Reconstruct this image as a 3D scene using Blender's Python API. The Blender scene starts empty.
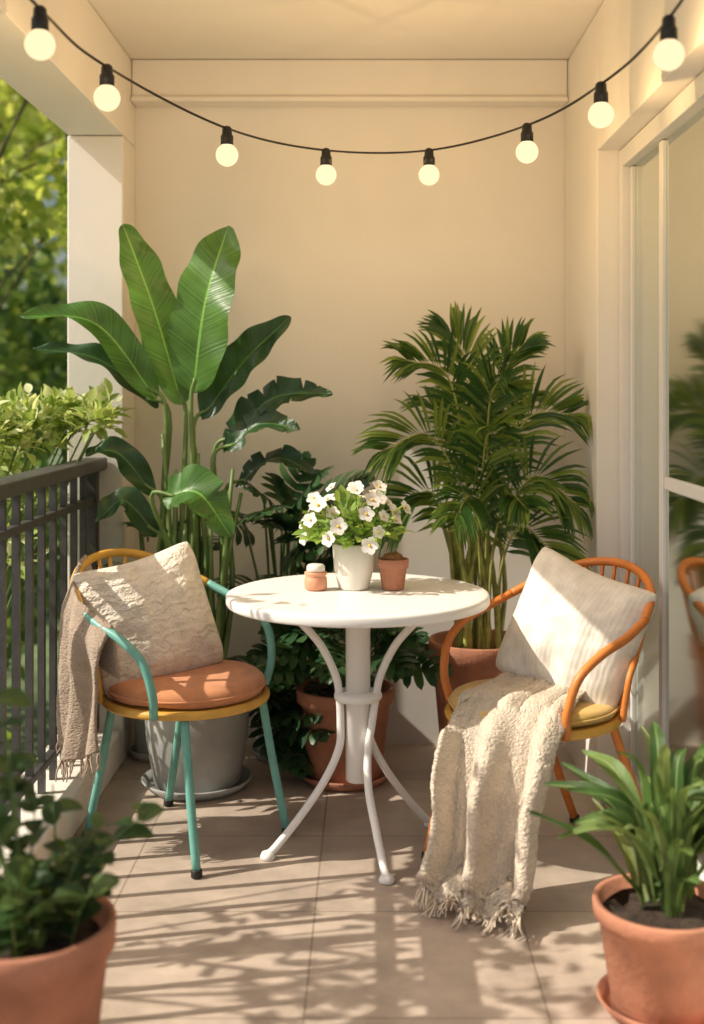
import bpy, math, random, bmesh
from mathutils import Vector, Matrix, noise
R=random.Random(11)
scene=bpy.context.scene
col=scene.collection
def V(*a): return Vector(a)
# ---------------------------------------------------------------- materials
def nmat(name):
    m=bpy.data.materials.new(name); m.use_nodes=True
    nt=m.node_tree; b=nt.nodes['Principled BSDF']; return m,nt,b
def ramp(nt,stops,interp='LINEAR'):
    r=nt.nodes.new('ShaderNodeValToRGB'); cr=r.color_ramp; cr.interpolation=interp
    while len(cr.elements)<len(stops): cr.elements.new(.5)
    for e,(p,c) in zip(cr.elements,stops):
        e.position=p; e.color=(c[0],c[1],c[2],1)
    return r
def coord(nt,kind='Object',scale=(1,1,1)):
    t=nt.nodes.new('ShaderNodeTexCoord'); m=nt.nodes.new('ShaderNodeMapping')
    m.inputs['Scale'].default_value=scale
    nt.links.new(t.outputs[kind],m.inputs['Vector']); return m.outputs['Vector']
def mul(c,f): return tuple(min(1,x*f) for x in c[:3])
def mat(name,c,rough=.6,var=.15,nscale=6,bump=.1,bscale=60,metal=0,spec=.5,sheen=0,big=0):
    m,nt,b=nmat(name)
    co=coord(nt)
    n=nt.nodes.new('ShaderNodeTexNoise'); n.inputs['Scale'].default_value=nscale; n.inputs['Detail'].default_value=6
    nt.links.new(co,n.inputs['Vector'])
    r=ramp(nt,[(.3,mul(c,1-var)),(.7,mul(c,1+var))]); nt.links.new(n.outputs['Fac'],r.inputs['Fac'])
    nt.links.new(r.outputs['Color'],b.inputs['Base Color'])
    b.inputs['Roughness'].default_value=rough; b.inputs['Metallic'].default_value=metal
    b.inputs['Specular IOR Level'].default_value=spec
    if sheen: b.inputs['Sheen Weight'].default_value=sheen
    n2=nt.nodes.new('ShaderNodeTexNoise'); n2.inputs['Scale'].default_value=bscale; n2.inputs['Detail'].default_value=8
    nt.links.new(co,n2.inputs['Vector'])
    bp=nt.nodes.new('ShaderNodeBump'); bp.inputs['Strength'].default_value=bump; bp.inputs['Distance'].default_value=.01
    nt.links.new(n2.outputs['Fac'],bp.inputs['Height']); nt.links.new(bp.outputs['Normal'],b.inputs['Normal'])
    return m
def leafmat(name,dark,mid,light,trans=.35,rough=.45,veins=False,tcol=None,spec=.4):
    m,nt,b=nmat(name)
    g=nt.nodes.new('ShaderNodeNewGeometry')
    r=ramp(nt,[(0,dark),(.5,mid),(1,light)]); nt.links.new(g.outputs['Random Per Island'],r.inputs['Fac'])
    colr=r.outputs['Color']
    if veins:
        uv=nt.nodes.new('ShaderNodeUVMap'); sep=nt.nodes.new('ShaderNodeSeparateXYZ'); nt.links.new(uv.outputs['UV'],sep.inputs[0])
        a=nt.nodes.new('ShaderNodeMath'); a.operation='SUBTRACT'; a.inputs[1].default_value=.5; nt.links.new(sep.outputs['X'],a.inputs[0])
        ab=nt.nodes.new('ShaderNodeMath'); ab.operation='ABSOLUTE'; nt.links.new(a.outputs[0],ab.inputs[0])
        s=nt.nodes.new('ShaderNodeMath'); s.operation='MULTIPLY_ADD'; s.inputs[1].default_value=-.2
        nt.links.new(ab.outputs[0],s.inputs[0]); nt.links.new(sep.outputs['Y'],s.inputs[2])
        nz=nt.nodes.new('ShaderNodeTexNoise'); nz.noise_dimensions='1D'; nz.inputs['Scale'].default_value=70; nz.inputs['Detail'].default_value=3
        nt.links.new(s.outputs[0],nz.inputs['W'])
        mr=nt.nodes.new('ShaderNodeMapRange'); mr.inputs['From Min'].default_value=.3; mr.inputs['From Max'].default_value=.7; mr.inputs['To Min'].default_value=.74; mr.inputs['To Max'].default_value=1.22
        nt.links.new(nz.outputs['Fac'],mr.inputs['Value'])
        pn=nt.nodes.new('ShaderNodeTexNoise'); pn.inputs['Scale'].default_value=9; nt.links.new(coord(nt),pn.inputs['Vector'])
        pr=nt.nodes.new('ShaderNodeMapRange'); pr.inputs['From Min'].default_value=.3; pr.inputs['From Max'].default_value=.7; pr.inputs['To Min'].default_value=.7; pr.inputs['To Max'].default_value=1.22
        nt.links.new(pn.outputs['Fac'],pr.inputs['Value'])
        pm=nt.nodes.new('ShaderNodeMath'); pm.operation='MULTIPLY'; nt.links.new(pr.outputs[0],pm.inputs[0]); nt.links.new(mr.outputs[0],pm.inputs[1])
        mx=nt.nodes.new('ShaderNodeMix'); mx.data_type='RGBA'; mx.blend_type='MULTIPLY'; mx.inputs['Factor'].default_value=1
        nt.links.new(colr,mx.inputs['A']); nt.links.new(pm.outputs[0],mx.inputs['B'])
        lt=nt.nodes.new('ShaderNodeMath'); lt.operation='LESS_THAN'; lt.inputs[1].default_value=.02; nt.links.new(ab.outputs[0],lt.inputs[0])
        mx2=nt.nodes.new('ShaderNodeMix'); mx2.data_type='RGBA'; nt.links.new(lt.outputs[0],mx2.inputs['Factor'])
        nt.links.new(mx.outputs['Result'],mx2.inputs['A']); mx2.inputs['B'].default_value=(*mul(light,1.9),1)
        colr=mx2.outputs['Result']
        bp=nt.nodes.new('ShaderNodeBump'); bp.inputs['Strength'].default_value=.35; bp.inputs['Distance'].default_value=.004
        nt.links.new(nz.outputs['Fac'],bp.inputs['Height']); nt.links.new(bp.outputs['Normal'],b.inputs['Normal'])
    nt.links.new(colr,b.inputs['Base Color']); b.inputs['Roughness'].default_value=rough
    b.inputs['Specular IOR Level'].default_value=spec
    tr=nt.nodes.new('ShaderNodeBsdfTranslucent')
    hs=nt.nodes.new('ShaderNodeMix'); hs.data_type='RGBA'; hs.blend_type='MULTIPLY'; hs.inputs['Factor'].default_value=1
    nt.links.new(colr,hs.inputs['A']); hs.inputs['B'].default_value=(*(tcol or (1.0,1.0,.45)),1)
    g2=nt.nodes.new('ShaderNodeGamma'); g2.inputs['Gamma'].default_value=.75; nt.links.new(hs.outputs['Result'],g2.inputs['Color'])
    nt.links.new(g2.outputs['Color'],tr.inputs['Color'])
    ms=nt.nodes.new('ShaderNodeMixShader'); ms.inputs['Fac'].default_value=trans
    out=nt.nodes['Material Output']
    nt.links.new(b.outputs[0],ms.inputs[1]); nt.links.new(tr.outputs[0],ms.inputs[2]); nt.links.new(ms.outputs[0],out.inputs['Surface'])
    return m
def fabric(name,c,kind='weave',strength=.5,var=.12):
    m,nt,b=nmat(name)
    co=coord(nt,'UV')
    n=nt.nodes.new('ShaderNodeTexNoise'); n.inputs['Scale'].default_value=9; n.inputs['Detail'].default_value=8
    nt.links.new(co,n.inputs['Vector'])
    r=ramp(nt,[(.3,mul(c,1-var)),(.7,mul(c,1+var))]); nt.links.new(n.outputs['Fac'],r.inputs['Fac'])
    b.inputs['Roughness'].default_value=.95; b.inputs['Specular IOR Level'].default_value=.1
    b.inputs['Sheen Weight'].default_value=.2
    hs=[]
    if kind=='embroid':
        w=nt.nodes.new('ShaderNodeTexWave'); w.wave_type='BANDS'; w.bands_direction='Y'; w.inputs['Scale'].default_value=4.2
        w.inputs['Distortion'].default_value=7; w.inputs['Detail'].default_value=2; w.inputs['Detail Scale'].default_value=2.6
        hs.append((w,.55,'Fac'))
        w3=nt.nodes.new('ShaderNodeTexVoronoi'); w3.inputs['Scale'].default_value=60; hs.append((w3,.5,'Distance'))
    elif kind=='stripe':
        w=nt.nodes.new('ShaderNodeTexWave'); w.wave_type='BANDS'; w.bands_direction='X'; w.inputs['Scale'].default_value=9
        w.inputs['Distortion'].default_value=1.5; hs.append((w,.35,'Fac'))
        w3=nt.nodes.new('ShaderNodeTexNoise'); w3.inputs['Scale'].default_value=120; hs.append((w3,.6,'Fac'))
    elif kind=='wool':
        w=nt.nodes.new('ShaderNodeTexVoronoi'); w.inputs['Scale'].default_value=60; hs.append((w,-1.0,'Distance'))
        w3=nt.nodes.new('ShaderNodeTexNoise'); w3.inputs['Scale'].default_value=110; w3.inputs['Detail'].default_value=6; hs.append((w3,.9,'Fac'))
    else:
        w=nt.nodes.new('ShaderNodeTexNoise'); w.inputs['Scale'].default_value=180; hs.append((w,1,'Fac'))
    prev=None
    for nd,k,o in hs:
        nt.links.new(co,nd.inputs['Vector'])
        a=nt.nodes.new('ShaderNodeMath'); a.operation='MULTIPLY_ADD'; a.inputs[1].default_value=k; a.inputs[2].default_value=0
        nt.links.new(nd.outputs[o],a.inputs[0])
        if prev: nt.links.new(prev,a.inputs[2])
        prev=a.outputs[0]
    mr=nt.nodes.new('ShaderNodeMapRange'); mr.inputs['From Min'].default_value=-.5; mr.inputs['From Max'].default_value=1.2; mr.inputs['To Min'].default_value=.86; mr.inputs['To Max'].default_value=1.06
    nt.links.new(prev,mr.inputs['Value'])
    mx=nt.nodes.new('ShaderNodeMix'); mx.data_type='RGBA'; mx.blend_type='MULTIPLY'; mx.inputs['Factor'].default_value=1
    nt.links.new(r.outputs['Color'],mx.inputs['A']); nt.links.new(mr.outputs[0],mx.inputs['B'])
    nt.links.new(mx.outputs['Result'],b.inputs['Base Color'])
    bp=nt.nodes.new('ShaderNodeBump'); bp.inputs['Strength'].default_value=strength; bp.inputs['Distance'].default_value=.005
    nt.links.new(prev,bp.inputs['Height']); nt.links.new(bp.outputs['Normal'],b.inputs['Normal'])
    return m
M_wall=mat('plaster',(.815,.77,.71),.85,.045,1.3,.07,90)
M_kerb=mat('kerb_plaster',(.82,.76,.68),.8,.08,5,.3,60)
M_rail=mat('rail_paint',(.07,.067,.066),.45,.2,20,.1,120,.2)
M_white=mat('white_powder_coat',(.87,.85,.82),.38,.02,4,.04,200)
M_teal=mat('teal_paint',(.16,.42,.36),.4,.12,18,.1,150)
M_must=mat('mustard_paint',(.72,.40,.07),.42,.12,18,.1,150)
M_orange=mat('orange_paint',(.68,.22,.045),.42,.12,18,.1,150)
M_black=mat('black_rubber',(.015,.014,.013),.5,.1)
M_terra=mat('terracotta',(.48,.205,.12),.85,.26,9,.3,70)
M_grey=mat('grey_glaze',(.36,.36,.34),.55,.15,8,.15,60)
M_cream=mat('cream_ceramic',(.80,.74,.65),.4,.04,8,.05,60)
M_soil=mat('soil',(.045,.028,.018),1,.5,30,1,70)
M_jar=mat('salmon_wax',(.70,.31,.18),.5,.06)
M_lid=mat('lid_white',(.82,.76,.68),.4,.03)
M_stem=mat('stem_green',(.13,.21,.055),.5,.25,14,.1,60)
M_palmstem=mat('palm_cane',(.32,.34,.085),.5,.4,20,.15,60)
M_bark=mat('bark',(.10,.07,.045),.95,.4,12,.8,30)
M_alu=mat('white_aluminium',(.74,.72,.69),.4,.03,5,.03,80)
M_pink=fabric('terracotta_canvas',(.66,.29,.14),'x',.25)
M_ochre=fabric('ochre_canvas',(.70,.46,.14),'x',.25)
M_pil1=fabric('embroidered_cotton',(.84,.76,.65),'embroid',.9)
M_pil2=fabric('striped_linen',(.83,.77,.68),'stripe',.3)
M_wool=fabric('chunky_wool',(.74,.63,.50),'wool',.9)
M_taupe=fabric('taupe_wool',(.46,.355,.275),'wool',.7)
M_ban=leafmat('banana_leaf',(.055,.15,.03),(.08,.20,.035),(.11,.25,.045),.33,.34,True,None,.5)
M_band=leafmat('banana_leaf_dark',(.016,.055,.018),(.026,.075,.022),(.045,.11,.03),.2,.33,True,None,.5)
M_palm=leafmat('palm_leaf',(.022,.07,.016),(.055,.13,.025),(.22,.30,.05),.33,.38)
M_lobe=leafmat('philodendron_leaf',(.018,.055,.022),(.03,.08,.028),(.055,.12,.04),.18,.35)
M_fg=leafmat('small_leaf',(.025,.065,.018),(.05,.10,.026),(.12,.18,.045),.32,.42)
M_strap=leafmat('strap_leaf',(.06,.13,.035),(.11,.20,.05),(.27,.33,.12),.3,.38,True)
M_flw_leaf=leafmat('posy_leaf',(.12,.24,.04),(.24,.38,.07),(.42,.54,.14),.4,.45)
M_petal=leafmat('white_petal',(.86,.79,.76),(.88,.84,.81),(.90,.88,.85),.3,.6,tcol=(1,1,.95))
M_lime=leafmat('lime_leaf',(.20,.32,.05),(.46,.55,.16),(.80,.82,.55),.42,.45)
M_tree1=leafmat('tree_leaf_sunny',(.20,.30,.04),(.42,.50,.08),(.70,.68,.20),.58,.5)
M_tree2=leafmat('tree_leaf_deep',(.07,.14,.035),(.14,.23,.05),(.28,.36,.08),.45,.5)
M_yel=mat('pollen',(.7,.5,.08),.8,.1)
M_bulb,nt,b=nmat('lit_bulb')
b.inputs['Base Color'].default_value=(.02,.02,.02,1); b.inputs['Specular IOR Level'].default_value=0
b.inputs['Emission Color'].default_value=(1,.79,.46,1); b.inputs['Emission Strength'].default_value=1.3
M_glass,nt,b=nmat('window_glass')
gl=nt.nodes.new('ShaderNodeBsdfGlossy'); gl.inputs['Roughness'].default_value=.09; gl.inputs['Color'].default_value=(.75,.8,.76,1)
tp=nt.nodes.new('ShaderNodeBsdfTransparent'); tp.inputs['Color'].default_value=(.50,.56,.52,1)
fr=nt.nodes.new('ShaderNodeFresnel'); fr.inputs['IOR'].default_value=1.25
ms=nt.nodes.new('ShaderNodeMixShader'); nt.links.new(fr.outputs[0],ms.inputs[0]); nt.links.new(tp.outputs[0],ms.inputs[1]); nt.links.new(gl.outputs[0],ms.inputs[2])
nt.links.new(ms.outputs[0],nt.nodes['Material Output'].inputs['Surface'])
M_curt=mat('sheer_curtain',(.80,.81,.79),.9,.05)
M_room=mat('room_paint',(.6,.55,.48),.9,.05)
M_grass=mat('lawn',(.10,.14,.05),1,.5,3,.6,30)
M_bounce=mat('pale_bounce',(.44,.41,.37),.9,.12,2,.3,20)  # pale surface for the added sheet that reflects sun onto the walls
M_floor,nt,b=nmat('stone_tiles')
co=coord(nt)
bk=nt.nodes.new('ShaderNodeTexBrick'); bk.offset=.0; bk.inputs['Scale'].default_value=1
bk.inputs['Brick Width'].default_value=.52; bk.inputs['Row Height'].default_value=.52; bk.inputs['Mortar Size'].default_value=.0035; bk.inputs['Mortar Smooth'].default_value=.3
bk.inputs['Color1'].default_value=(.52,.42,.34,1); bk.inputs['Color2'].default_value=(.46,.37,.30,1); bk.inputs['Mortar'].default_value=(.34,.27,.21,1)
nt.links.new(co,bk.inputs['Vector'])
n=nt.nodes.new('ShaderNodeTexNoise'); n.inputs['Scale'].default_value=5; n.inputs['Detail'].default_value=10; n.inputs['Roughness'].default_value=.7; nt.links.new(co,n.inputs['Vector'])
mr=nt.nodes.new('ShaderNodeMapRange'); mr.inputs['From Min'].default_value=.3; mr.inputs['From Max'].default_value=.7; mr.inputs['To Min'].default_value=.72; mr.inputs['To Max'].default_value=1.2; nt.links.new(n.outputs['Fac'],mr.inputs['Value'])
mx=nt.nodes.new('ShaderNodeMix'); mx.data_type='RGBA'; mx.blend_type='MULTIPLY'; mx.inputs['Factor'].default_value=1
nt.links.new(bk.outputs['Color'],mx.inputs['A']); nt.links.new(mr.outputs[0],mx.inputs['B']); nt.links.new(mx.outputs['Result'],b.inputs['Base Color'])
mr2=nt.nodes.new('ShaderNodeMapRange'); mr2.inputs['To Min'].default_value=.3; mr2.inputs['To Max'].default_value=.7; nt.links.new(n.outputs['Fac'],mr2.inputs['Value']); nt.links.new(mr2.outputs[0],b.inputs['Roughness'])
ad=nt.nodes.new('ShaderNodeMath'); ad.operation='MULTIPLY_ADD'; ad.inputs[1].default_value=-1.5; nt.links.new(bk.outputs['Fac'],ad.inputs[0]); nt.links.new(n.outputs['Fac'],ad.inputs[2])
bp=nt.nodes.new('ShaderNodeBump'); bp.inputs['Strength'].default_value=.25; bp.inputs['Distance'].default_value=.004; nt.links.new(ad.outputs[0],bp.inputs['Height']); nt.links.new(bp.outputs['Normal'],b.inputs['Normal'])

# ---------------------------------------------------------------- geometry helpers
class G:
    def __init__(s): s.v=[]; s.f=[]; s.uv=[]; s.has=False
    def add(s,v,f,uv=None):
        o=len(s.v); s.v.extend(v); s.f.extend([tuple(i+o for i in q) for q in f])
        if uv: s.has=True; s.uv.extend(uv)
        else: s.uv.extend([(0.5,0.5)]*len(v))
        return s
def mesh_ob(name,g,m,root=None,smooth=True,origin=None,bevel=0):
    o0=root['_w'] if root else (origin or V(0,0,0)); o0=Vector(o0)
    me=bpy.data.meshes.new(name); me.from_pydata([tuple(Vector(p)-o0) for p in g.v],[],g.f)
    if g.has:
        ul=me.uv_layers.new(name='UVMap')
        for l in me.loops: ul.data[l.index].uv=g.uv[l.vertex_index]
    me.materials.append(m)
    if smooth:
        for p in me.polygons: p.use_smooth=True
    ob=bpy.data.objects.new(name,me); col.objects.link(ob)
    if root: ob.parent=root
    else: ob.location=o0
    if bevel:
        md=ob.modifiers.new('bevel','BEVEL'); md.width=bevel; md.segments=2; md.limit_method='ANGLE'
    return ob
def thing(name,label,cat,loc,group=None):
    e=bpy.data.objects.new(name,None); e.empty_display_size=.1; e.location=loc; e['_w']=tuple(loc); col.objects.link(e)
    e['label']=label; e['category']=cat
    if group: e['group']=group
    return e
def tag(ob,label,cat,group=None,kind=None):
    if kind: ob['kind']=kind
    ob['label']=label; ob['category']=cat
    if group: ob['group']=group
def box(x0,x1,y0,y1,z0,z1):
    v=[V(x,y,z) for x in (x0,x1) for y in (y0,y1) for z in (z0,z1)]
    f=[(0,1,3,2),(4,6,7,5),(0,4,5,1),(2,3,7,6),(0,2,6,4),(1,5,7,3)]
    return v,f
def cat(pts,n):
    P=[Vector(p) for p in pts]
    if len(P)==2: return [P[0].lerp(P[1],i/n) for i in range(n+1)]
    Q=[P[0]*2-P[1]]+P+[P[-1]*2-P[-2]]
    out=[]; k=len(P)-1
    for i in range(n+1):
        t=i/n*k; j=min(int(t),k-1); u=t-j
        a,b,c,d=Q[j:j+4]
        out.append(.5*((2*b)+(c-a)*u+(2*a-5*b+4*c-d)*u*u+(3*b-a-3*c+d)*u**3))
    return out
def tube(pts,r,segs=10,closed=False,n=None,r2=None):
    if n: pts=cat(pts,n)
    pts=[Vector(p) for p in pts]; N=len(pts)
    T=[]
    for i in range(N):
        a=pts[(i-1)%N] if (closed or i>0) else pts[0]; b=pts[(i+1)%N] if (closed or i<N-1) else pts[-1]
        d=b-a; T.append(d.normalized() if d.length>1e-9 else V(0,0,1))
    up=V(0,0,1) if abs(T[0].z)<.9 else V(1,0,0)
    nrm=T[0].cross(up).normalized(); v=[]; f=[]
    for i in range(N):
        nrm=(nrm-T[i]*nrm.dot(T[i]));
        nrm=nrm.normalized() if nrm.length>1e-6 else T[i].orthogonal().normalized()
        bn=T[i].cross(nrm)
        rr=r if r2 is None else r+(r2-r)*i/(N-1)
        if isinstance(r,list): rr=r[min(i,len(r)-1)]
        for k in range(segs):
            a=2*math.pi*k/segs; v.append(pts[i]+(nrm*math.cos(a)+bn*math.sin(a))*rr)
    for i in range(N if closed else N-1):
        for k in range(segs):
            j=(i+1)%N; f.append((i*segs+k,i*segs+(k+1)%segs,j*segs+(k+1)%segs,j*segs+k))
    if not closed:
        f.append(tuple(range(segs))[::-1]); f.append(tuple((N-1)*segs+k for k in range(segs)))
    return v,f
def lathe(prof,c,segs=48):
    v=[];f=[];c=Vector(c)
    for r,z in prof:
        for k in range(segs):
            a=2*math.pi*k/segs; v.append(c+V(r*math.cos(a),r*math.sin(a),z))
    for i in range(len(prof)-1):
        for k in range(segs):
            f.append((i*segs+k,i*segs+(k+1)%segs,(i+1)*segs+(k+1)%segs,(i+1)*segs+k))
    if prof[0][0]>0: f.append(tuple(range(segs))[::-1])
    if prof[-1][0]>0: f.append(tuple((len(prof)-1)*segs+k for k in range(segs)))
    return v,f
SH={'ban':lambda t: max(0,math.sin(math.pi*min(1,t**.8)))**.6 if 0<t<1 else 0,
    'pad':lambda t: max(0,math.sin(math.pi*min(1,t**.9)))**.48*(.94+.06*math.sin(t*9)) if 0<t<1 else 0,
    'lance':lambda t: max(0,math.sin(math.pi*t**.7))**.9 if 0<t<1 else 0,
    'oval':lambda t: max(0,math.sin(math.pi*t**.85))**.6 if 0<t<1 else 0,
    'lobe':lambda t: (.75+.5*t)*math.sqrt(max(0,1-t**3)),
    'strap':lambda t: (.55+.45*min(1,t*4))*max(0,1-t**3.4)**.75}
def blade(g,pts,hw,N,fold=.25,nseg=10,nw=4,shape='lance',wav=0,wf=20,ph=0,tw=0,tear=0):
    P=cat(pts,nseg); v=[];f=[];uv=[]
    N=Vector(N).normalized()
    cuts={}
    if tear:
        for sd_ in (-1,1):
            i=R.randint(4,14)
            while i<nseg-4:
                cuts[(i,sd_)]=R.uniform(.3,.85); i+=R.randint(6,max(8,int(18/tear)))
    for i,p in enumerate(P):
        a=P[max(0,i-1)]; b=P[min(nseg,i+1)]; T=(b-a).normalized()
        S=T.cross(N)
        S=S.normalized() if S.length>1e-5 else T.orthogonal().normalized()
        Nn=S.cross(T)
        t=i/nseg; w=max(hw*SH[shape](t),hw*.02)
        if tw:
            q=Matrix.Rotation(tw*t,3,T); S=q@S; Nn=q@Nn
        for j in range(nw+1):
            u=-1+2*j/nw; uu=u
            c=cuts.get((i,-1 if u<0 else 1))
            if c is not None and abs(u)>c: uu=math.copysign(c+(abs(u)-c)*.12,u)
            dn=0
            if tear:
                k=sum(1 for (ii,ss) in cuts if ss==(-1 if u<0 else 1) and ii<=i)
                dn=-abs(uu)*w*.2*math.sin(k*2.3+ph)
            v.append(p+S*uu*w*math.cos(fold*.8)+Nn*(abs(uu)*w*fold+wav*abs(uu)*math.sin(t*wf+ph+u*2)+dn))
            uv.append((u*.5+.5,t))
    for i in range(nseg):
        for j in range(nw):
            a=i*(nw+1)+j; f.append((a,a+1,a+nw+2,a+nw+1))
    g.add(v,f,uv)
def rnd(a,b): return R.uniform(a,b)
def rdir(zmin=-1):
    while True:
        d=V(rnd(-1,1),rnd(-1,1),rnd(zmin,1))
        if .05<d.length<=1: return d.normalized()
def pot(root,c,h,rt,rb,m,saucer=True,rim=True):
    x,y,z=c; z0=z+(.018 if saucer else 0)
    w=.012; pr=[(rb*.96,0),(rb,.006)]
    if rim:
        rh=h*.16
        pr+=[(rt*.93,h-rh),(rt*1.0,h-rh+.002),(rt*1.015,h-.006),(rt*1.0,h),(rt-w,h-.002),(rt*.9-w,h*.8),(0.001,h*.8)]
    else: pr+=[(rb+(rt-rb)*.5+.004,h*.45),(rt,h-.004),(rt-.004,h),(rt-w,h-.002),(rt-w-.004,h*.8),(.001,h*.8)]
    g=G().add(*lathe(pr,(x,y,z0))); mesh_ob('pot',g,m,root)
    if saucer:
        sr=rb*1.28; g=G().add(*lathe([(sr*.8,0),(sr*.85,.001),(sr,.03),(sr*.97,.034),(sr*.9,.012),(.001,.012)],(x,y,z+.002))); mesh_ob('saucer',g,m,root)
    rs=rt-w-.006; g=G(); pr=[(rs*k/6,h*.87+.01*math.cos(k/6*1.5)) for k in range(7)][::-1]; pr[-1]=(.001,pr[-1][1])
    vv,ff=lathe(pr,(x,y,z0),24); vv=[p+V(0,0,.008*noise.noise(p*30)) for p in vv]; g.add(vv,ff); mesh_ob('soil',g,M_soil,root)
    return z0+h*.88
# ---------------------------------------------------------------- setting
floor=mesh_ob('floor',G().add(*box(-1.12,1.0,-3.5,4.5,-.2,0)),M_floor,smooth=False,origin=V(-.14,2.02,0)); floor['kind']='structure'; floor['label']='beige stone tile balcony floor'
gg=mesh_ob('ground',G().add([V(-90,-90,-.62),V(90,-90,-.62),V(90,90,-.62),V(-90,90,-.62)],[(0,1,2,3)]),M_grass,smooth=False,origin=V(0,0,-.62)); gg['kind']='structure'
pv=mesh_ob('bounce_sheet',G().add([V(-14,-14,-.612),V(10,-14,-.612),V(10,-3.51,-.612),V(-1.13,-3.51,-.612),V(-1.13,2.6,-.612),V(-14,2.6,-.612)],[(0,1,2,3,4,5)]),M_bounce,smooth=False,origin=V(-6,0,-.61)); pv['kind']='structure'  # unseen pale sheet, added to bounce sunlight into the balcony
cl=mesh_ob('ceiling',G().add(*box(-1.08,.95,2.0,4.5,2.55,2.75)),M_wall,smooth=False,origin=V(0,3,2.55)); cl['kind']='structure'
w=mesh_ob('wall',G().add(*box(-1.08,.95,4.5,4.7,-.6,2.75)),M_wall,smooth=False,origin=V(0,4.5,0)); tag(w,'cream plastered end wall behind the plants','wall')
w=mesh_ob('wall',G().add(*box(.73,.95,3.86,4.497,-.2,2.547)).add(*box(.73,.95,1.2,3.857,2.10,2.547)).add(*box(.73,.95,1.2,1.5,-.2,2.097)),M_wall,smooth=False,origin=V(.8,3.9,0),bevel=.004); tag(w,'cream side wall around the glass door opening','wall')
w=mesh_ob('ceiling_beam',G().add(*box(-.877,.727,4.42,4.497,2.41,2.547)).add(*box(-.877,.727,4.40,4.497,2.39,2.407)),M_wall,smooth=False,origin=V(0,4.4,2.4),bevel=.003); tag(w,'cream beam running under the ceiling along the end wall','beam')
w=mesh_ob('fascia_beam',G().add(*box(-1.08,-.88,2.0,4.497,2.24,2.547)),M_wall,smooth=False,origin=V(-1,3,2.24),bevel=.004); tag(w,'cream overhead beam above the balcony railing','beam')
w=mesh_ob('column',G().add(*box(-1.08,-.88,4.28,4.497,-.2,2.237)),M_wall,smooth=False,origin=V(-1,4.4,0),bevel=.005); tag(w,'cream square column at the end of the railing','column')
w=mesh_ob('kerb',G().add(*box(-1.1,-.88,-1.2,4.277,.001,.12)),M_kerb,smooth=False,origin=V(-1,2,0),bevel=.008); tag(w,'low pale plastered kerb under the dark railing','kerb')
# railing
rt=thing('railing','dark grey metal balcony railing with vertical bars','railing',(-.99,4.2,.12))
XR=-.985
mesh_ob('handrail',G().add(*box(-1.02,-.935,-1,4.277,1.048,1.09)),M_rail,rt,False,bevel=.006)
mesh_ob('rail',G().add(*box(XR-.014,XR+.014,-1,4.275,.93,.955)),M_rail,rt,False,bevel=.003)
mesh_ob('rail',G().add(*box(XR-.014,XR+.014,-1,4.275,.19,.215)),M_rail,rt,False,bevel=.003)
mesh_ob('post',G().add(*box(XR-.022,XR+.022,4.225,4.272,.121,1.046)),M_rail,rt,False,bevel=.003)
y=4.12; bar=None
while y>1.2:
    if bar is None:
        bar=mesh_ob('baluster',G().add(*box(XR-.010,XR+.010,y-.010,y+.010,.121,1.047)),M_rail,rt,False)
        yb=y
    else:
        o=bar.copy(); o.parent=rt; o.location=(0,y-yb,0); col.objects.link(o)
    y-=.13
# sliding door
sd=thing('sliding_door','white framed sliding glass door with pale curtain behind','door',(.84,3.4,0))
def fr_(name,y0,y1,z0,z1,x0=.825,x1=.865,m=M_alu): return mesh_ob(name,G().add(*box(x0,x1,y0,y1,z0,z1)),m,sd,False,bevel=.003)
fr_('door_frame',3.815,3.857,0.03,2.097,.80,.88); 
mesh_ob('door_frame',G().add(*box(.80,.88,1.5,3.812,2.04,2.097)),M_alu,sd,False,bevel=.003)
mesh_ob('sill',G().add(*box(.75,.93,1.5,3.855,.001,.03)),M_alu,sd,False,bevel=.003)
fr_('stile',3.785,3.812,.033,2.037); fr_('stile',3.39,3.43,.033,2.037); fr_('stile',1.9,1.96,.033,2.037)
fr_('bottom_rail',3.433,3.782,.033,.12); fr_('bottom_rail',1.963,3.387,.033,.12)
fr_('glazing_bar',1.963,3.387,1.05,1.085,.83,.86)
def pane(y0,y1,z0,z1): return mesh_ob('glass_pane',G().add([V(.835,y0,z0),V(.835,y1,z0),V(.835,y1,z1),V(.835,y0,z1)],[(0,1,2,3)]),M_glass,sd,False)
pane(3.433,3.782,.123,2.037); pane(1.963,3.387,.123,1.047); pane(1.963,3.387,1.088,2.037)
rm=mesh_ob('room',G().add([V(.95,1.2,-.05),V(3,1.2,-.05),V(3,3.95,-.05),V(.95,3.95,-.05),V(.95,1.2,2.5),V(3,1.2,2.5),V(3,3.95,2.5),V(.95,3.95,2.5)],[(0,1,2,3),(4,5,6,7),(1,2,6,5),(0,1,5,4),(2,3,7,6)]),M_room,smooth=False,origin=V(2,2.5,0)); rm['kind']='structure'
def curtain(y0,y1,x,n=90):
    v=[];f=[]
    for i in range(n+1):
        yy=y0+(y1-y0)*i/n; 
        for z in (.035,.8,1.6,2.09): v.append(V(x+.013*math.sin(yy*75+.6*math.sin(z*2))+.005*math.sin(yy*31),yy,z))
    for i in range(n):
        for k in range(3): a=i*4+k; f.append((a,a+1,a+5,a+4))
    return v,f
c=mesh_ob('curtain',G().add(*curtain(2.25,3.83,.91,260)),M_curt,origin=V(.91,3.5,0)); tag(c,'pale grey pleated curtain hanging inside the glass door','curtain')

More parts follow.
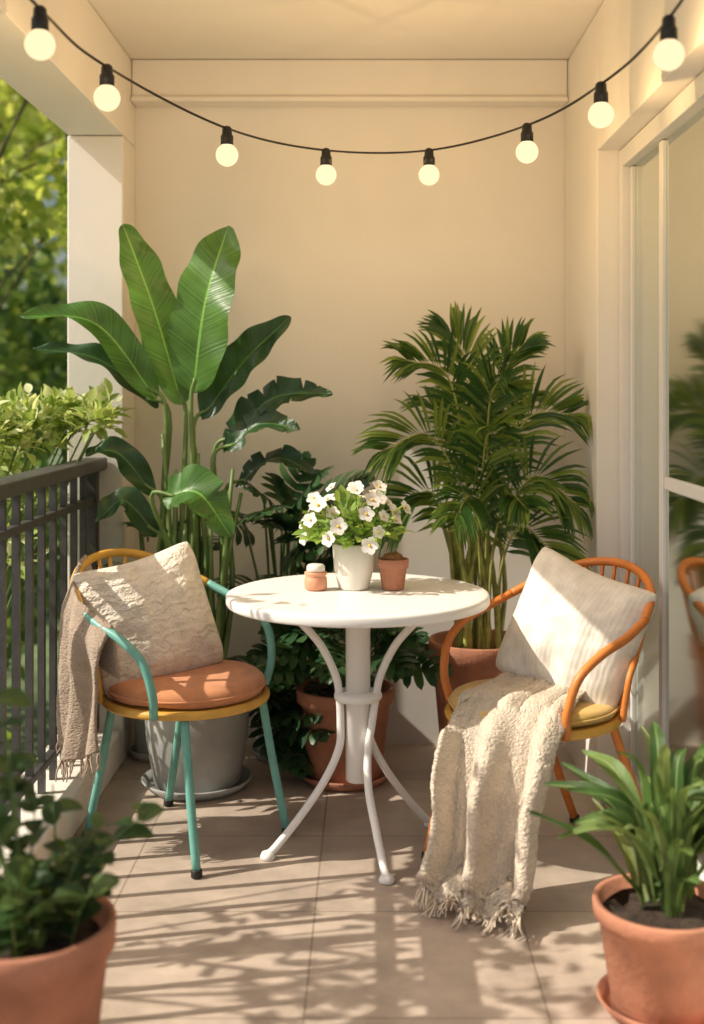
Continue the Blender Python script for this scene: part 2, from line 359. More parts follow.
# ---------------------------------------------------------------- table
TC=V(-.035,3.5,0)
tb=thing('bistro_table','round white metal bistro table with curved legs','table',TC)
mesh_ob('tabletop',G().add(*lathe([(.001,.712),(.35,.712),(.372,.709),(.380,.711),(.383,.716),(.383,.732),(.381,.738),(.374,.741),(.35,.7405),(.001,.740)],TC,96)),M_white,tb)
mesh_ob('central_post',G().add(*lathe([(.03,.19),(.036,.195),(.036,.70),(.06,.709)],TC,32)),M_white,tb)
mesh_ob('collar',G().add(*lathe([(.036,.425),(.066,.428),(.070,.435),(.070,.444),(.066,.45),(.036,.453)],TC,40)),M_white,tb)
def pol(r,a,z): a=math.radians(a); return TC+V(r*math.cos(a),r*math.sin(a),z)
for at,af in ((186,201),(352,287),(92,36)):
    am=(at+af)/2
    pts=[pol(.20,at,.705),pol(.175,at,.665),pol(.11,at,.59),pol(.066,at,.50),pol(.055,at*.7+am*.3,.44),pol(.052,am,.36),pol(.058,af*.6+am*.4,.29),pol(.105,af,.20),pol(.18,af,.105),pol(.25,af,.03),pol(.275,af,.012)]
    mesh_ob('leg',G().add(*tube(pts,.0115,12,n=60)),M_white,tb)
    p=pol(.273,af,0); mesh_ob('foot',G().add(*lathe([(.02,.001),(.022,.008),(.017,.02),(.001,.024)],p,20)),M_white,tb)
# things on table
fp=thing('potted_plant','cream ceramic pot of white flowers on the table','plant',(-.048,3.56,.742))
ztop=pot(fp,(-.048,3.56,.742),.135,.064,.046,M_cream,False,False)
g=G(); gs=G(); heads=[]
C0=V(-.043,3.56,.885)
for i in range(280):
    d=rdir(-.15); r=rnd(.04,.14); d2=V(d.x*1.08,d.y*.9,abs(d.z)*.95)
    p=C0+d2*r; L=rnd(.03,.055)
    if p.x>.03 and p.z<.90: continue
    o=(d+V(rnd(-.6,.6),rnd(-.6,.6),rnd(-.3,.3))).normalized()
    blade(g,[p,p+o*L*.5+V(0,0,.004),p+o*L],rnd(.010,.017),(V(rnd(-.5,.5),rnd(-.8,.2),1)),.3,5,2,'lance')
for i in range(70):
    a=rnd(0,math.tau); e=math.asin(rnd(.0,1.0)); rr=rnd(.145,.19)
    d=V(math.cos(a)*math.cos(e)*.95,math.sin(a)*math.cos(e)*.8,math.sin(e)*.92)
    h=C0+d*rr
    if h.x>.05 and h.z<.93: continue
    if any((h-q[0]).length<.042 for q in heads): continue
    heads.append((h,d)); gs.add(*tube([C0-V(0,0,.03),C0+d*rr*.5+V(0,0,.01),h],.0016,5,n=6))
mesh_ob('foliage',g,M_flw_leaf,fp); mesh_ob('stems',gs,M_stem,fp)
fg=G()
for k in range(5):
    a=k*math.tau/5; d=V(math.cos(a),math.sin(a),.35)
    blade(fg,[V(0,0,0),d*.012,d*.025+V(0,0,-.002)],.0115,V(0,0,1),.15,5,2,'lobe')
me0=mesh_ob('flower',fg,M_petal,fp); fc=mesh_ob('flower_centre',G().add(*lathe([(.001,-.002),(.004,.001),(.004,.004),(.001,.006)],(0,0,.002),10)),M_yel,fp); 
me0.data.transform(Matrix.Translation(Vector(fp['_w']))); fc.data.transform(Matrix.Translation(Vector(fp['_w'])))
first=True
for h,d in heads:
    o=me0 if first else me0.copy(); c2=fc if first else fc.copy()
    if not first: col.objects.link(o); col.objects.link(c2)
    o.parent=fp; o.location=h-Vector(fp['_w']); o.rotation_euler=(d+V(rnd(-.5,.5),-.5+rnd(-.3,.3),.1)).to_track_quat('Z','Y').to_euler(); s=rnd(.75,1.15); o.scale=(s,s,s)
    c2.parent=o; c2.location=(0,0,0); first=False
tp_=thing('terracotta_cup','small terracotta pot holding a brown seed pod','pot',(.068,3.55,.742))
mesh_ob('cup',G().add(*lathe([(.031,0),(.033,.003),(.041,.062),(.046,.063),(.047,.088),(.045,.09),(.040,.088),(.038,.065),(.001,.06)],(.068,3.55,.742),32)),M_terra,tp_)
vv,ff=lathe([(.001,-.02),(.02,-.017),(.034,0),(.028,.014),(.014,.021),(.001,.023)],(.068,3.55,.826),24)
vv=[p+(p-V(.068,3.55,.82))*.35*noise.noise(p*60) for p in vv]
mesh_ob('seed_pod',G().add(vv,ff),mat('seed_pod_brown',(.30,.13,.05),.8,.3,40,.6,80),tp_)
jr=thing('candle_jar','small salmon candle jar with a white lid','jar',(-.16,3.54,.742))
mesh_ob('jar',G().add(*lathe([(.028,0),(.033,.004),(.034,.02),(.032,.036),(.028,.040),(.034,.046),(.033,.052),(.001,.052)],(-.16,3.54,.742),32)),M_jar,jr)
mesh_ob('lid',G().add(*lathe([(.024,.0525),(.027,.055),(.027,.068),(.022,.074),(.001,.076)],(-.16,3.54,.742),32)),M_lid,jr)

# ---------------------------------------------------------------- chairs
def chair(c,phi,m_arm,m_back,m_seat,m_leg,m_cush,label,bx=-.24,pad=.016):
    c=Vector(c); ph=math.radians(phi); Mx=Matrix.Translation(c)@Matrix.Rotation(ph,4,'Z')
    W=lambda p: Mx@Vector(p)
    rt=thing('armchair',label,'chair',c,'pair of retro armchairs at the table')
    def tb_(name,pts,r,m,n=40,segs=12,closed=False): return mesh_ob(name,G().add(*tube([W(p) for p in (cat(pts,n) if n else pts)],r,segs,closed)),m,rt)
    ring=[(.235*math.cos(a)*1.0,.235*math.sin(a),.425) for a in [i*math.tau/56 for i in range(56)]]
    tb_('seat_rim',ring,.013,m_seat,0,12,True)
    vv,ff=lathe([(.001,.412),(.225,.415),(.228,.425),(.225,.432),(.001,.434)],(0,0,0),56); mesh_ob('seat',G().add([W(p) for p in vv],ff),m_seat,rt)
    k_=pad
    pr=[(.001,.436),(.21,.437),(.227,.443),(.234,.454+k_*.3),(.230,.464+k_*.7),(.214,.472+k_),(.17,.476+k_*1.15),(.09,.478+k_*1.1),(.001,.477+k_)]
    vv,ff=lathe(pr,(0,0,0),56); vv=[p+V(0,0,.007*noise.noise(p*7)) for p in vv]
    mesh_ob('seat_cushion',G().add([W(p) for p in vv],ff,[(p.x*2,p.y*2) for p in vv]),m_cush,rt)
    pp=[(.234*math.cos(a),.234*math.sin(a),.455+k_*.4) for a in [i*math.tau/56 for i in range(56)]]
    tb_('piping',pp,.0035,m_cush,0,6,True)
    for (tx,ty,fx,fy) in ((.15,.165,.225,.195),(.15,-.165,.225,-.195),(-.15,.15,bx,.17),(-.15,-.15,bx,-.17)):
        tb_('leg',[(tx,ty,.42),((tx*.55+fx*.45),(ty*.55+fy*.45),.22),(fx,fy,.012)],.0125,m_leg,10)
        vv,ff=lathe([(.013,0),(.016,.003),(.015,.02),(.0135,.022)],(fx,fy,.001),16); mesh_ob('foot_cap',G().add([W(p) for p in vv],ff),M_black,rt)
    half=[(.105,.238,.425),(.115,.255,.50),(.09,.27,.585),(.02,.282,.64),(-.07,.283,.672),(-.16,.268,.708)]
    bk=[(-.16,.268,.708),(-.25,.21,.762),(-.31,.115,.805),(-.33,0,.82),(-.31,-.115,.805),(-.25,-.21,.762),(-.16,-.268,.708)]
    for s in (1,-1): tb_('armrest',[(x,y*s,z) for x,y,z in half],.0125,m_arm,40)
    tb_('back_frame',bk,.0128,m_back,60)
    bl=[Vector(p) for p in cat(bk,60)]
    low=[(-.13,.215,.43),(-.135,.235,.55),(-.2,.2,.60),(-.265,.11,.625),(-.28,0,.63),(-.265,-.11,.625),(-.2,-.2,.60),(-.135,-.235,.55),(-.13,-.215,.43)]
    tb_('back_rail',low,.009,m_back,60,10)
    for i in range(11):
        k=6+int(i*48/10); t=bl[k]; y=t.y*.72; 
        b0=V(-math.sqrt(max(.001,.228**2-y*y)),y,.43)
        m_=b0.lerp(t,.5)+V(-.012,0,0)
        tb_('spindle',[b0,m_,t],.006,m_back,8,8)
    return rt,W,bl,[Vector(p) for p in cat([(x,-y,z) for x,y,z in half],40)],[Vector(p) for p in cat(half,40)]
CL=(-.545,3.56,0); CR=(.457,3.365,0)
chl=chair(CL,-35,M_teal,M_must,M_must,M_teal,M_pink,'round armchair with teal arms, mustard back and rust cushion')
chr_=chair(CR,215,M_orange,M_orange,M_must,M_orange,M_ochre,'round orange armchair with mustard seat beside the table',-.33,.004)
# pillows
def pillow(c,S,T,heading,tilt,roll,m,label,seed=0,wk=1):
    n=44; c=Vector(c)
    h=math.radians(heading); nrm=V(math.cos(h)*math.cos(tilt),math.sin(h)*math.cos(tilt),math.sin(tilt))
    side=V(0,0,1).cross(nrm).normalized(); up=nrm.cross(side)
    q=Matrix.Rotation(roll,3,nrm); side=q@side; up=q@up
    v=[];f=[];uv=[]
    for sgn in (1,-1):
        o=len(v)
        for i in range(n+1):
            for j in range(n+1):
                a=-1+2*i/n; b=-1+2*j/n
                a=math.sin(a*math.pi/2)*.5+a*.5; b=math.sin(b*math.pi/2)*.5+b*.5
                cr_=1-.075*(abs(a)*abs(b))**5
                x=a*S*(1-.045*(1-b*b))*cr_; y=b*S*(1-.045*(1-a*a))*cr_
                hh=max(0,(1-a**4)*(1-b**4))**.5*(.62+.38*(1-a*a)*(1-b*b))
                wr=noise.noise(V(a*2.2+seed,b*2.2,sgn*3))*.018*wk+noise.noise(V(a*5+seed,b*5,sgn))*.007
                rad=max(abs(a),abs(b)); ang=math.atan2(b,a)
                pk=noise.noise(V(math.cos(ang)*4+seed,math.sin(ang)*4,2))*.012*rad**3
                z=sgn*(T*hh+(wr+pk)*min(1,hh*1.5))
                sag=-.018*(1-a*a)*max(0,b)
                v.append(c+side*x+up*(y+sag)+nrm*z); uv.append((a*.5+.5,b*.5+.5))
        for i in range(n):
            for j in range(n):
                k=o+i*(n+1)+j; q4=(k,k+n+1,k+n+2,k+1); f.append(q4 if sgn>0 else q4[::-1])
    g=G().add(v,f,uv); ob=mesh_ob('pillow',g,m,origin=c)
    bm=bmesh.new(); bm.from_mesh(ob.data); bmesh.ops.remove_doubles(bm,verts=bm.verts,dist=.0004); bm.to_mesh(ob.data); bm.free()
    tag(ob,label,'pillow')
    return ob
pillow((-.66,3.60,.645),.205,.10,-56,.28,math.radians(11),M_pil1,'square beige embroidered pillow leaning on the teal chair',1,.7)
pillow((.58,3.415,.642),.205,.10,233,.28,math.radians(-16),M_pil2,'square cream linen pillow leaning on the orange chair',7)
# throws
def cloth(name,F,nu,nv,m,label,thick=.012,fr=None,uvs=(1,1),fuzz=0):
    v=[];f=[];uv=[]
    for j in range(nv+1):
        for i in range(nu+1):
            p=F(i/nu,j/nv)
            if fuzz: p=p+V(rnd(-1,1),rnd(-1,1),rnd(-1,1))*fuzz
            v.append(p); uv.append((i/nu*uvs[0],j/nv*uvs[1]))
    for j in range(nv):
        for i in range(nu):
            a=j*(nu+1)+i; f.append((a,a+1,a+nu+2,a+nu+1))
    o=Vector(v[0]); rt=thing(name,label,'blanket',o)
    ob=mesh_ob('cloth',G().add(v,f,uv),m,rt)
    md=ob.modifiers.new('solid','SOLIDIFY'); md.thickness=thick; md.offset=0
    g=G()
    for (u,vv_) in fr:
        p=F(u,vv_); q=F(u,vv_-.02); d=(p-q).normalized()
        L=rnd(.035,.065)
        for k in range(2):
            d1=(d+V(rnd(-.35,.35),rnd(-.35,.35),rnd(-.6,-.1) if p.z>.08 else 0)).normalized()
            e=p+d1*L; e.z=max(e.z,.006); mdp=p.lerp(e,.5)+V(rnd(-.008,.008),rnd(-.008,.008),0); mdp.z=max(mdp.z,.008)
            g.add(*tube([p,mdp,e],.0033,5,n=5,r2=.002))
    mesh_ob('fringe',g,m,rt)
    return rt
PB=[V(.54,3.47,.505),V(.455,3.33,.500),V(.39,3.215,.492),V(.345,3.13,.445),V(.32,3.09,.35),V(.30,3.075,.22),V(.275,3.05,.09),V(.255,3.015,.028),V(.245,2.985,.018)]
dr=V(-.5,-.87,0); wd=V(.87,-.5,0)
def FB(u,v):
    t=v*(.86+.14*min(1,u*1.8))
    k=t*(len(PB)-1); P=cat_at(PB,k)
    wdt=.285-.015*v+.02*math.sin(v*5)
    drop=min(1,max(0,(v-.22)/.3))
    ampl=.011+.028*drop
    w0=u+.05*math.sin(v*4)
    off=ampl*math.sin(w0*math.tau*2.1+.8*math.sin(v*2.4)+.5)+ampl*.3*math.sin(w0*math.tau*4.3+v*2)
    x=(u-.5)*wdt+.03*(v-.3)*(u-.5)
    q=P+wd*x+dr*off*(1 if P.z>.05 else .3)+V(0,0,1)*(abs(off)*.9 if P.z<.06 or v<.3 else 0)
    q+=V(noise.noise(q*6),noise.noise(q*6+V(5,0,0)),noise.noise(q*6+V(0,7,0))*.6)*.016
    if v<.45: q.z-= .10*max(0,abs(u-.5)*2-.75)*min(1,v*5)
    q.z=max(q.z,.010+.006*(1+math.sin(u*30)))
    return q
def cat_at(P,k):
    k=max(0,min(len(P)-1-1e-6,k)); j=int(k); u=k-j
    Q=[P[0]*2-P[1]]+P+[P[-1]*2-P[-2]]
    a,b,c,d=Q[j:j+4]
    return .5*((2*b)+(c-a)*u+(2*a-5*b+4*c-d)*u*u+(3*b-a-3*c+d)*u**3)
cloth('throw_blanket',FB,90,150,M_wool,'chunky beige wool throw draped over seat to the floor',.017,[(i/34,1.0) for i in range(35)],(1,2.2),.0012)
_,WL,bl,armR,armL=chl
path=armR[27:41]+list(reversed(bl))[1:22]
path=[Vector(p) for p in path]
def FT(u,v):
    k=u*(len(path)-1); j=min(int(k),len(path)-2); p=path[j].lerp(path[j+1],k-j)
    out=V(p.x+.02,p.y,0).normalized()
    if v<.2:
        s=1-v/.2; q=p+V(0,0,.018)*(1-s)-V(0,0,.13*s)-out*(.03*math.sin(s*1.57))
    else:
        s=(v-.2)/.8; L=p.z-.33+.05*math.sin(u*4)
        q=p+V(0,0,.018)*max(0,1-s*8)-V(0,0,L*s)+out*(.022*min(1,s*8)+.012*s)
        am=.022*min(1,s*3)
        q+=out*am*math.sin((u+.06*math.sin(s*4))*math.tau*3.4+s*1.2)
        cen=path[len(path)//2]; q=q+(V(cen.x,cen.y,q.z)-q)*(.16*math.sin(s*2.4))
    q=q+V(noise.noise(q*8),noise.noise(q*8+V(3,0,0)),0)*.012
    return WL(q)
cloth('throw_blanket',FT,70,90,M_taupe,'taupe wool throw hanging over the teal chair back',.010,[(i/24,1.0) for i in range(25)],(1,1.8),.0006)

# ---------------------------------------------------------------- banana plant
BP=(-.58,4.03,0)
bn=thing('potted_plant','tall bird of paradise plant in a grey ceramic pot','plant',BP)
zt=pot(bn,BP,.34,.185,.145,M_grey,True,False)
g=G(); gd=G(); gs=G()
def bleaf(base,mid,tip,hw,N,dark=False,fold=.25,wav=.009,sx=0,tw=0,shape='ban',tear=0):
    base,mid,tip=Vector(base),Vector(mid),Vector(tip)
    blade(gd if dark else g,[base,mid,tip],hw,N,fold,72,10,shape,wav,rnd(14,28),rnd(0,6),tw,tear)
    b0=V(BP[0]+sx,BP[1]+rnd(-.04,.04),zt-.02)
    m1=b0.lerp(base,.5)+V(sx*.3,0,.03)
    d=(mid-base).normalized()
    gs.add(*tube([b0,m1,base-d*.05,base+d*.05],.012,8,n=16,r2=.0055))
bleaf((-.635,4.05,1.28),(-.725,4.03,1.60),(-.82,3.98,1.88),.09,(.35,-1,.25),fold=.22,sx=-.03,tw=.25,shape='pad')
bleaf((-.59,4.0,1.32),(-.545,3.97,1.62),(-.475,4.02,1.88),.122,(-.3,-1,.15),fold=.15,sx=0,tw=-.15,shape='pad')
bleaf((-.715,4.02,1.30),(-.90,3.95,1.545),(-1.13,3.88,1.57),.068,(-.1,-.9,.55),fold=.45,sx=-.06,tw=.5)
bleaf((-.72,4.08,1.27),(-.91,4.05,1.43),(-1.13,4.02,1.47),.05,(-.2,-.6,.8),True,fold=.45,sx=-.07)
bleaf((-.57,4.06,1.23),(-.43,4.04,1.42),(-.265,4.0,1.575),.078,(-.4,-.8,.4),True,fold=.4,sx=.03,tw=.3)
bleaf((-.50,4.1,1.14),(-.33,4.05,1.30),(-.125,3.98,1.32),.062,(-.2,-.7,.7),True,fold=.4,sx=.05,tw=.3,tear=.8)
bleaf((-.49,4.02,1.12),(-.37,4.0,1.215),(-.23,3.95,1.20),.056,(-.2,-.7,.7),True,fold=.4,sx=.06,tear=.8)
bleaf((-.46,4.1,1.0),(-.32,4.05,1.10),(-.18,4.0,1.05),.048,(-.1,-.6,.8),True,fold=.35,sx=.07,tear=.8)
bleaf((-.67,3.90,.98),(-.55,3.84,1.0),(-.44,3.82,.86),.08,(-.1,-.9,.6),fold=.3,sx=.02,tw=-.4,tear=.5)
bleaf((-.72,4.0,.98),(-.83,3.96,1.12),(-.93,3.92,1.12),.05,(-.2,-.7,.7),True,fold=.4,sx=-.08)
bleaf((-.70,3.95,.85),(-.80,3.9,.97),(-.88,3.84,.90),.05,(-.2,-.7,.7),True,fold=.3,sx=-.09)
for i in range(13):
    a=V(-.58+rnd(-.1,.1),4.03+rnd(-.07,.05),zt-.02); gs.add(*tube([a,a+V(rnd(-.03,.03),0,.3),a+V(rnd(-.08,.08),0,.55+rnd(0,.35))],.015,8,n=8,r2=.006))
mesh_ob('leaves',g,M_ban,bn); mesh_ob('leaves',gd,M_band,bn); mesh_ob('stalks',gs,M_stem,bn)

# ---------------------------------------------------------------- palm
PP=(.38,4.16,0)
pl=thing('potted_plant','bushy areca palm in a terracotta pot','plant',PP)
zt=pot(pl,PP,.45,.175,.13,M_terra,True,True)
g=G(); gs=G()
def frond(base,mid,tip,L,N,n=30,t0=.46):
    base,mid,tip=Vector(base),Vector(mid),Vector(tip)
    P=cat([base,base.lerp(mid,.5)+V((PP[0]-mid.x)*.25,0,.06),mid,tip],60)
    gs.add(*tube(P[::3],.0065,6,r2=.002))
    N=Vector(N).normalized()
    for i in range(n):
        t=t0+(1-t0)*(i/(n-1))**.95; k=min(59,int(t*60)); p=P[k]; T=(P[min(60,k+1)]-P[max(0,k-1)]).normalized()
        S=T.cross(N).normalized(); Nn=S.cross(T)
        tt=(t-t0)/(1-t0); l=L*(.5+.7*math.sin(math.pi*(.15+.72*tt)))*rnd(.9,1.08)
        for s in (1,-1):
            d=(S*s*(1-.5*tt)+T*(.5+.8*tt)+Nn*.2).normalized()
            e=p+d*l; e.z-=l*rnd(.06,.24); e.y=min(e.y,4.47); e.x=min(e.x,.715)
            mm=p+d*l*.55+V(0,0,l*.03); mm.x=min(mm.x,.72); mm.y=min(mm.y,4.48)
            blade(g,[p,mm,e],rnd(.0075,.0098),Nn+V(0,0,.2),.5,5,2,'lance')
fr=[ ((.27,4.05,1.36),(.12,4.0,1.43)),((.34,4.12,1.38),(.28,4.15,1.53)),((.45,4.15,1.37),(.53,4.12,1.49)),
 ((.52,4.05,1.22),(.67,4.0,1.25)),((.21,4.0,1.17),(.04,3.92,1.13)),((.21,4.1,.98),(.05,4.05,.89)),
 ((.54,4.0,1.04),(.68,3.92,.95)),((.50,3.95,.88),(.62,3.84,.76)),
 ((.38,3.96,1.15),(.39,3.78,1.20)),((.33,3.92,.98),(.26,3.74,.92)),((.45,3.95,.98),(.50,3.78,.95)),
 ((.30,4.25,1.2),(.22,4.35,1.28)),((.46,4.2,1.22),(.56,4.3,1.30)),((.40,4.02,1.28),(.44,3.9,1.38))]
for m_,t_ in fr:
    b0=V(PP[0]+rnd(-.07,.07),PP[1]+rnd(-.06,.06),zt)
    N=V((m_[0]-t_[0])*1.0,-.85 ,.5)
    frond(b0,m_,t_,rnd(.145,.175),N,26)
for i in range(14):
    a=V(PP[0]+rnd(-.08,.08),PP[1]+rnd(-.07,.07),zt-.02); gs.add(*tube([a,a+V(rnd(-.03,.03),rnd(-.03,.03),.25),a+V(rnd(-.07,.07),rnd(-.06,.06),.5)],.011,7,n=8,r2=.007))
mesh_ob('fronds',g,M_palm,pl); mesh_ob('canes',gs,M_palmstem,pl)

# ---------------------------------------------------------------- lobed-leaf plants
def lobed(g,gs,root,base,d,N,S_,nl=6):
    d=Vector(d).normalized(); N=Vector(N).normalized(); base=Vector(base)
    gs.add(*tube([root,root.lerp(base,.6)+V(0,0,.04),base],.0045,6,n=8))
    side=d.cross(N).normalized(); N=side.cross(d)
    for i in range(nl):
        t=i/(nl-1)
        p=base+d*S_*.85*t-N*S_*.12*t*t
        l=S_*.55*math.sin(math.pi*(.30+.55*t))
        for s in (1,-1):
            if t>.97 and s<0: continue
            q=(side*s*(1-.9*t**2)+d*(.05+1.0*t)).normalized() if t<.97 else d
            blade(g,[p-q*S_*.04,p+q*l*.5+N*.004,p+q*l-N*l*.2],S_*.105,N+side*s*.15,.1,6,2,'lobe')
def lobedplant(label,c,h,rt,rb,tips,size,potm):
    r=thing('potted_plant',label,'plant',c); z=pot(r,c,h,rt,rb,potm,True,True); g=G(); gs=G(); R0=V(c[0],c[1],z)
    for (x,y,zz) in tips:
        p=V(x,y,zz); d=(p-R0); d.z*=.25; d=d.normalized()+V(0,-.15,-.35+rnd(-.2,.3))
        lobed(g,gs,R0+V(rnd(-.03,.03),rnd(-.03,.03),0),p,d,(rnd(-.3,.3),-.7,.8),size*rnd(.8,1.15))
    mesh_ob('leaves',g,M_lobe,r); mesh_ob('stems',gs,M_stem,r)
tips=[(-.085+.19*math.cos(a)*k,4.06+.15*math.sin(a)*k,.40+.12*(1.3-k)+rnd(-.03,.05)) for k in (.4,.75,1.0) for a in [i*math.tau/8+k*3 for i in range(8)] ]
lobedplant('dark green split leaf plant in a terracotta pot',(-.085,4.1,0),.30,.165,.125,tips,.15,M_terra)
tips=[(-.28+rnd(-.17,.2),4.2+rnd(-.08,.1),rnd(.35,.98)) for i in range(34)]+[(-.31+rnd(-.08,.08),4.18+rnd(-.05,.05),rnd(.10,.34)) for i in range(12)]
lobedplant('tall dark split leaf plant against the wall',(-.33,4.36,0),.16,.10,.08,tips,.19,M_grey)
tips=[(-.76+rnd(-.08,.14),4.2+rnd(-.08,.06),rnd(.3,.85)) for i in range(16)]
lobedplant('small leafy plant in the corner by the column',(-.78,4.35,0),.18,.08,.07,tips,.14,M_grey)

# ---------------------------------------------------------------- near pots
c=(-.63,2.2,0); r=thing('potted_plant','large terracotta pot with a loose leafy shrub','plant',c); z=pot(r,c,.34,.16,.115,M_terra,True,True); g=G(); gs=G()
for i in range(28):
    a=rnd(0,math.tau); rr=rnd(0,.10); b0=V(c[0]+rr*math.cos(a),c[1]+rr*math.sin(a),z)
    H=rnd(.08,.24)
    if math.cos(a)<-.1 or i%6==0: H=rnd(.22,.56)
    lean=V(math.cos(a)*rnd(.04,.19),math.sin(a)*rnd(.03,.16),0)
    if i%6==0: lean.x=-abs(lean.x)*.5
    P=cat([b0,b0+lean*.4+V(0,0,H*.6),b0+lean+V(0,0,H)],16); gs.add(*tube(P,.0028,5,r2=.0015))
    for k in range(2,17):
        if R.random()<.35: continue
        d=V(rnd(-1,1),rnd(-1,1),rnd(-.1,.6)).normalized(); L=rnd(.038,.07); hw=L*rnd(.28,.36)
        blade(g,[P[k],P[k]+d*L*.5,P[k]+d*L-V(0,0,L*.2)],hw,V(rnd(-.5,.5),rnd(-.9,.3),1),.2,7,4,'oval')
mesh_ob('foliage',g,M_fg,r); mesh_ob('stems',gs,M_stem,r)
c=(.63,2.57,0); r=thing('potted_plant','terracotta pot with broad strap-leaved plant','plant',c); z=pot(r,c,.22,.150,.112,M_terra,True,True); g=G()
for i in range(58):
    a=rnd(0,math.tau); L=rnd(.17,.33); e=rnd(.6,1.48); st=V(c[0]+.04*math.cos(a)+rnd(-.02,.02),c[1]+.04*math.sin(a),z+rnd(0,.19))
    d=V(math.cos(a)*math.cos(e),math.sin(a)*math.cos(e),math.sin(e))
    m_=st+d*L*.55; t_=st+d*L+V(math.cos(a)*.04,math.sin(a)*.04,-L*rnd(.05,.4))
    for q in (m_,t_): q.x=min(q.x,.80)
    blade(g,[st,m_,t_],rnd(.015,.025),V(-math.cos(a)*.6,-math.sin(a)*.6-.2,1),.4,14,4,'strap',.003,12,0,rnd(-.6,.6))
gs=G().add(*tube([V(c[0],c[1],z-.02),V(c[0]+.01,c[1],z+.1),V(c[0],c[1]+.01,z+.22)],.012,8,n=8,r2=.007))
mesh_ob('leaves',g,M_strap,r); mesh_ob('stem',gs,M_stem,r)

# ---------------------------------------------------------------- string lights
bulbs=[(-.715,2.6,2.078),(-.6575,3.0,2.06),(-.417,3.5,2.015),(-.139,3.8,2.011),(.187,3.8,2.011),(.458,3.5,2.024),(.587,3.05,2.029),(.635,2.55,2.042)]
sl=thing('string_lights','black cable of lit round bulbs strung under the ceiling','lights',(0,3.8,2.1))
pts=[V(-.877,2.15,2.33)]+[V(x,y,z+.078) for x,y,z in bulbs]+[V(.727,2.1,2.30)]
mesh_ob('cable',G().add(*tube(pts,.0035,6,n=120)),M_black,sl)
for e in (pts[0],pts[-1]): mesh_ob('hook',G().add(*tube([e,e+V(.02 if e.x<0 else -.02,0,0),e+V(.02 if e.x<0 else -.02,0,-.015)],.003,6)),M_black,sl)
sock=bul=None
for x,y,z in bulbs:
    if sock is None:
        O=V(x,y,z); 
        sock=mesh_ob('lamp_holder',G().add(*lathe([(.012,.028),(.0185,.030),(.0185,.055),(.015,.060),(.014,.078),(.008,.084),(.001,.086)],O,20)),M_black,sl)
        pr=[(.001,-.033)]+[(.033*math.sin(a),-.033*math.cos(a)) for a in [i*math.pi/16 for i in range(1,14)]]+[(.0135,.034)]
        bul=mesh_ob('bulb',G().add(*lathe(pr,O,28)),M_bulb,sl); b0=O
    else:
        for src in (sock,bul):
            o=src.copy(); o.parent=sl; o.location=V(x,y,z)-b0; col.objects.link(o)
    pt=bpy.data.lights.new('bulb_light','POINT'); pt.energy=2.2; pt.color=(1,.64,.28); pt.shadow_soft_size=0
    po=bpy.data.objects.new('bulb_light',pt); col.objects.link(po); po.parent=sl; po.location=V(x,y+.038,z-.01)-Vector(sl['_w'])

# ---------------------------------------------------------------- outdoor planting
def leafcloud(g,centers,n,sz,spread,hang=0):
    for i in range(n):
        c,r=R.choice(centers); d=rdir(); p=Vector(c)+d*r*(rnd(.2,1)**.6)*spread
        a=rdir(); b=a.cross(rdir()); 
        if b.length<.1: continue
        b.normalize(); L=sz*rnd(.6,1.3); W_=L*.3
        q=p+a*L
        g.add([p,p+a*L*.45+b*W_,q,p+a*L*.45-b*W_],[(0,1,2,3)])
def tree(label,loc,H,cc,cr,n,sz,m,nc=26,group='trees beyond the railing',name='tree'):
    r=thing(name,label,'tree',loc,group); L0=Vector(loc); gs=G(); g=G(); cc=Vector(cc)
    top=V(cc.x,cc.y,cc.z+cr[2]*.3)
    gs.add(*tube([L0,L0.lerp(top,.4)+V(rnd(-.1,.1),rnd(-.1,.1),0),top],.02*H**.8,9,n=12,r2=.02))
    cen=[]
    for i in range(nc):
        d=rdir(-.8); k=rnd(.45,1.0); p=cc+V(d.x*cr[0]*k,d.y*cr[1]*k,d.z*cr[2]*k); cen.append((p,rnd(.25,.45)*min(cr)))
        s=L0.lerp(top,rnd(.4,.9)); gs.add(*tube([s,s.lerp(p,.5)+V(0,0,.1),p],.006+.0015*H,6,n=6,r2=.003))
    leafcloud(g,cen,n,sz,1.0)
    mesh_ob('trunk',gs,M_bark,r); mesh_ob('crown',g,m,r,False)
tree('sunlit yellow green leafy tree beside the balcony',(-3.1,7.4,-.62),3,(-2.15,6.9,2.85),(1.0,1.1,.9),2600,.10,M_tree1,20)
tree('dense dark green tree in the garden',(-4.4,12,-.62),6,(-3.9,11.5,1.4),(2.0,2.0,1.7),5500,.17,M_tree2,30)
tree('tall bright green tree in the garden',(-6.5,17,-.62),7,(-5.0,16.5,4.6),(2.6,2.5,2.8),5000,.24,M_tree1,30)
tree('broad green tree in the garden',(-9,20,-.62),8,(-7.5,21,3.6),(3.6,3,3.4),5500,.3,M_tree1,32)
tree('unseen leafy tree added to cast dappled shade on the balcony',(-2.9,2.3,-.62),3,(-2.1,2.45,1.95),(.5,.6,.5),420,.08,M_tree1,14)  # out of frame, added to throw leaf dapples on floor and table
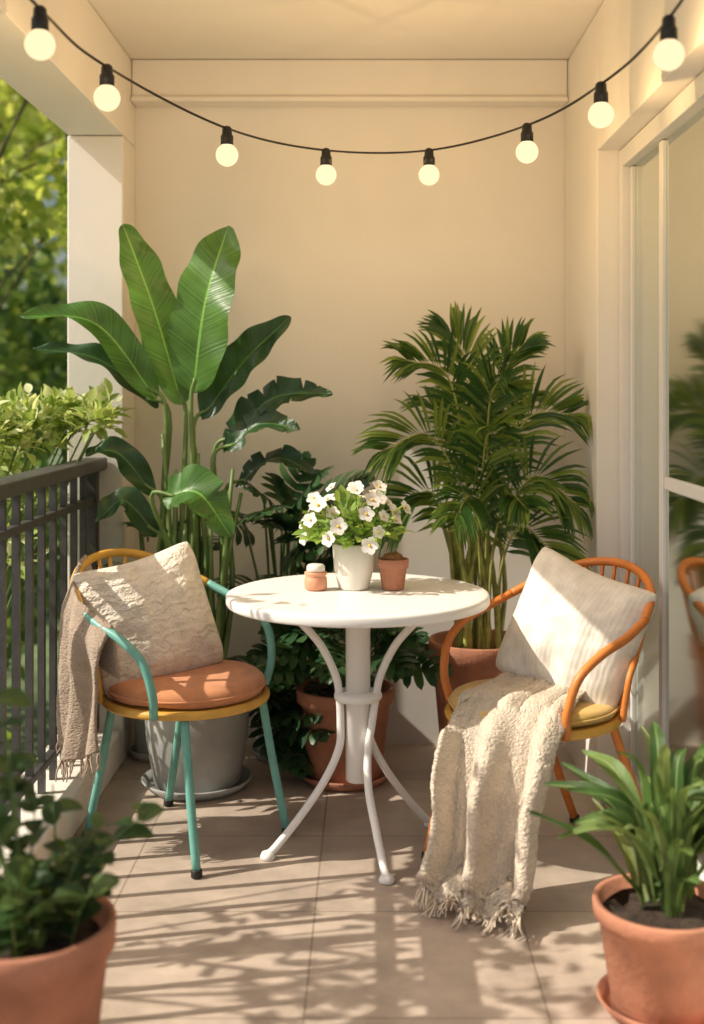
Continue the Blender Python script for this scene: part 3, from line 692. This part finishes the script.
# shrubs
def shrub(label,loc,cen,n,sz,m,blades=False):
    r=thing('shrub',label,'shrub',loc,'shrubs outside the railing'); g=G(); gs=G(); L0=Vector(loc)
    for c_,rr in cen: gs.add(*tube([L0+V(rnd(-.1,.1),rnd(-.2,.2),0),L0.lerp(Vector(c_),.5)+V(-.12,0,.1),c_],.006,6,n=6,r2=.003))
    if blades:
        for i in range(n):
            c_,rr=R.choice(cen); d=rdir(-.3); p=Vector(c_)+d*rr*rnd(.3,1); a=(d+rdir()*.7+V(0,0,.3)).normalized(); L=sz*rnd(.6,1.3)
            if p.x>-1.04 and p.z<1.11: continue
            blade(g,[p,p+a*L*.5,p+a*L-V(0,0,L*.15)],L*.23,V(rnd(-.4,.4),rnd(-.7,.3),1),.25,5,2,'lance')
    else: leafcloud(g,cen,n,sz,1.0)
    mesh_ob('stems',gs,M_stem if blades else M_bark,r); mesh_ob('foliage',g,m,r,blades)
shrub('lime green variegated shrub spilling over the railing',(-1.45,4.1,-.62),[((rnd(-1.32,-1.06),rnd(3.85,4.12),1.17+rnd(-.06,.08)),.10) for i in range(12)]+[((rnd(-1.05,-.88),rnd(3.95,4.15),1.21+rnd(-.04,.04)),.08) for i in range(5)]+[((rnd(-1.4,-1.14),rnd(3.7,4.2),rnd(.8,1.1)),.12) for i in range(8)],1500,.06,M_lime,True)
shrub('sunlit green hedge shrub outside the railing',(-1.7,3.4,-.62),[((-1.7+rnd(-.2,.2),3.4+rnd(-1,1.6),-.1+rnd(-.4,.4)),.28) for i in range(16)],2600,.09,M_tree1)
shrub('dark green hedge shrub in the garden',(-2.4,5.5,-.62),[((-2.2+rnd(-.5,.4),5.9+rnd(-1.1,1.5),.4+rnd(-.7,.6)),.42) for i in range(18)],3200,.12,M_tree2)

# ---------------------------------------------------------------- light
el=math.radians(42); az=V(-1,-.22,0).normalized()
src=V(az.x*math.cos(el),az.y*math.cos(el),math.sin(el))
L=bpy.data.lights.new('sun','SUN'); L.energy=5; L.angle=math.radians(.4); L.color=(1,.92,.78)
lo=bpy.data.objects.new('sun',L); lo.rotation_euler=(-src).to_track_quat('-Z','Y').to_euler(); lo.location=(-5,4,6); col.objects.link(lo)
wd_=bpy.data.worlds.new('World'); scene.world=wd_; wd_.use_nodes=True; nt=wd_.node_tree
sky=nt.nodes.new('ShaderNodeTexSky'); sky.sky_type='NISHITA'; sky.sun_disc=False; sky.sun_elevation=el; sky.sun_rotation=math.atan2(src.x,src.y); sky.air_density=1; sky.dust_density=4
nt.links.new(sky.outputs[0],nt.nodes['Background'].inputs['Color']); nt.nodes['Background'].inputs['Strength'].default_value=.13
scene.view_settings.view_transform='Standard'
try: scene.view_settings.look='None'
except: pass
scene.view_settings.exposure=0
cam=bpy.data.cameras.new('camera'); co_=bpy.data.objects.new('camera',cam); col.objects.link(co_)
co_.location=(0,0,1.33); co_.rotation_euler=(math.pi/2,0,0)
cam.sensor_fit='VERTICAL'; cam.sensor_height=36; cam.lens=1200/1024*36; cam.shift_x=-18/1024; cam.shift_y=-122/1024
cam.clip_end=300; cam.clip_start=.05
cam.dof.use_dof=True; cam.dof.focus_distance=3.5; cam.dof.aperture_fstop=1.6
scene.camera=co_
for o in list(bpy.data.objects):
    if '_w' in o: del o['_w']
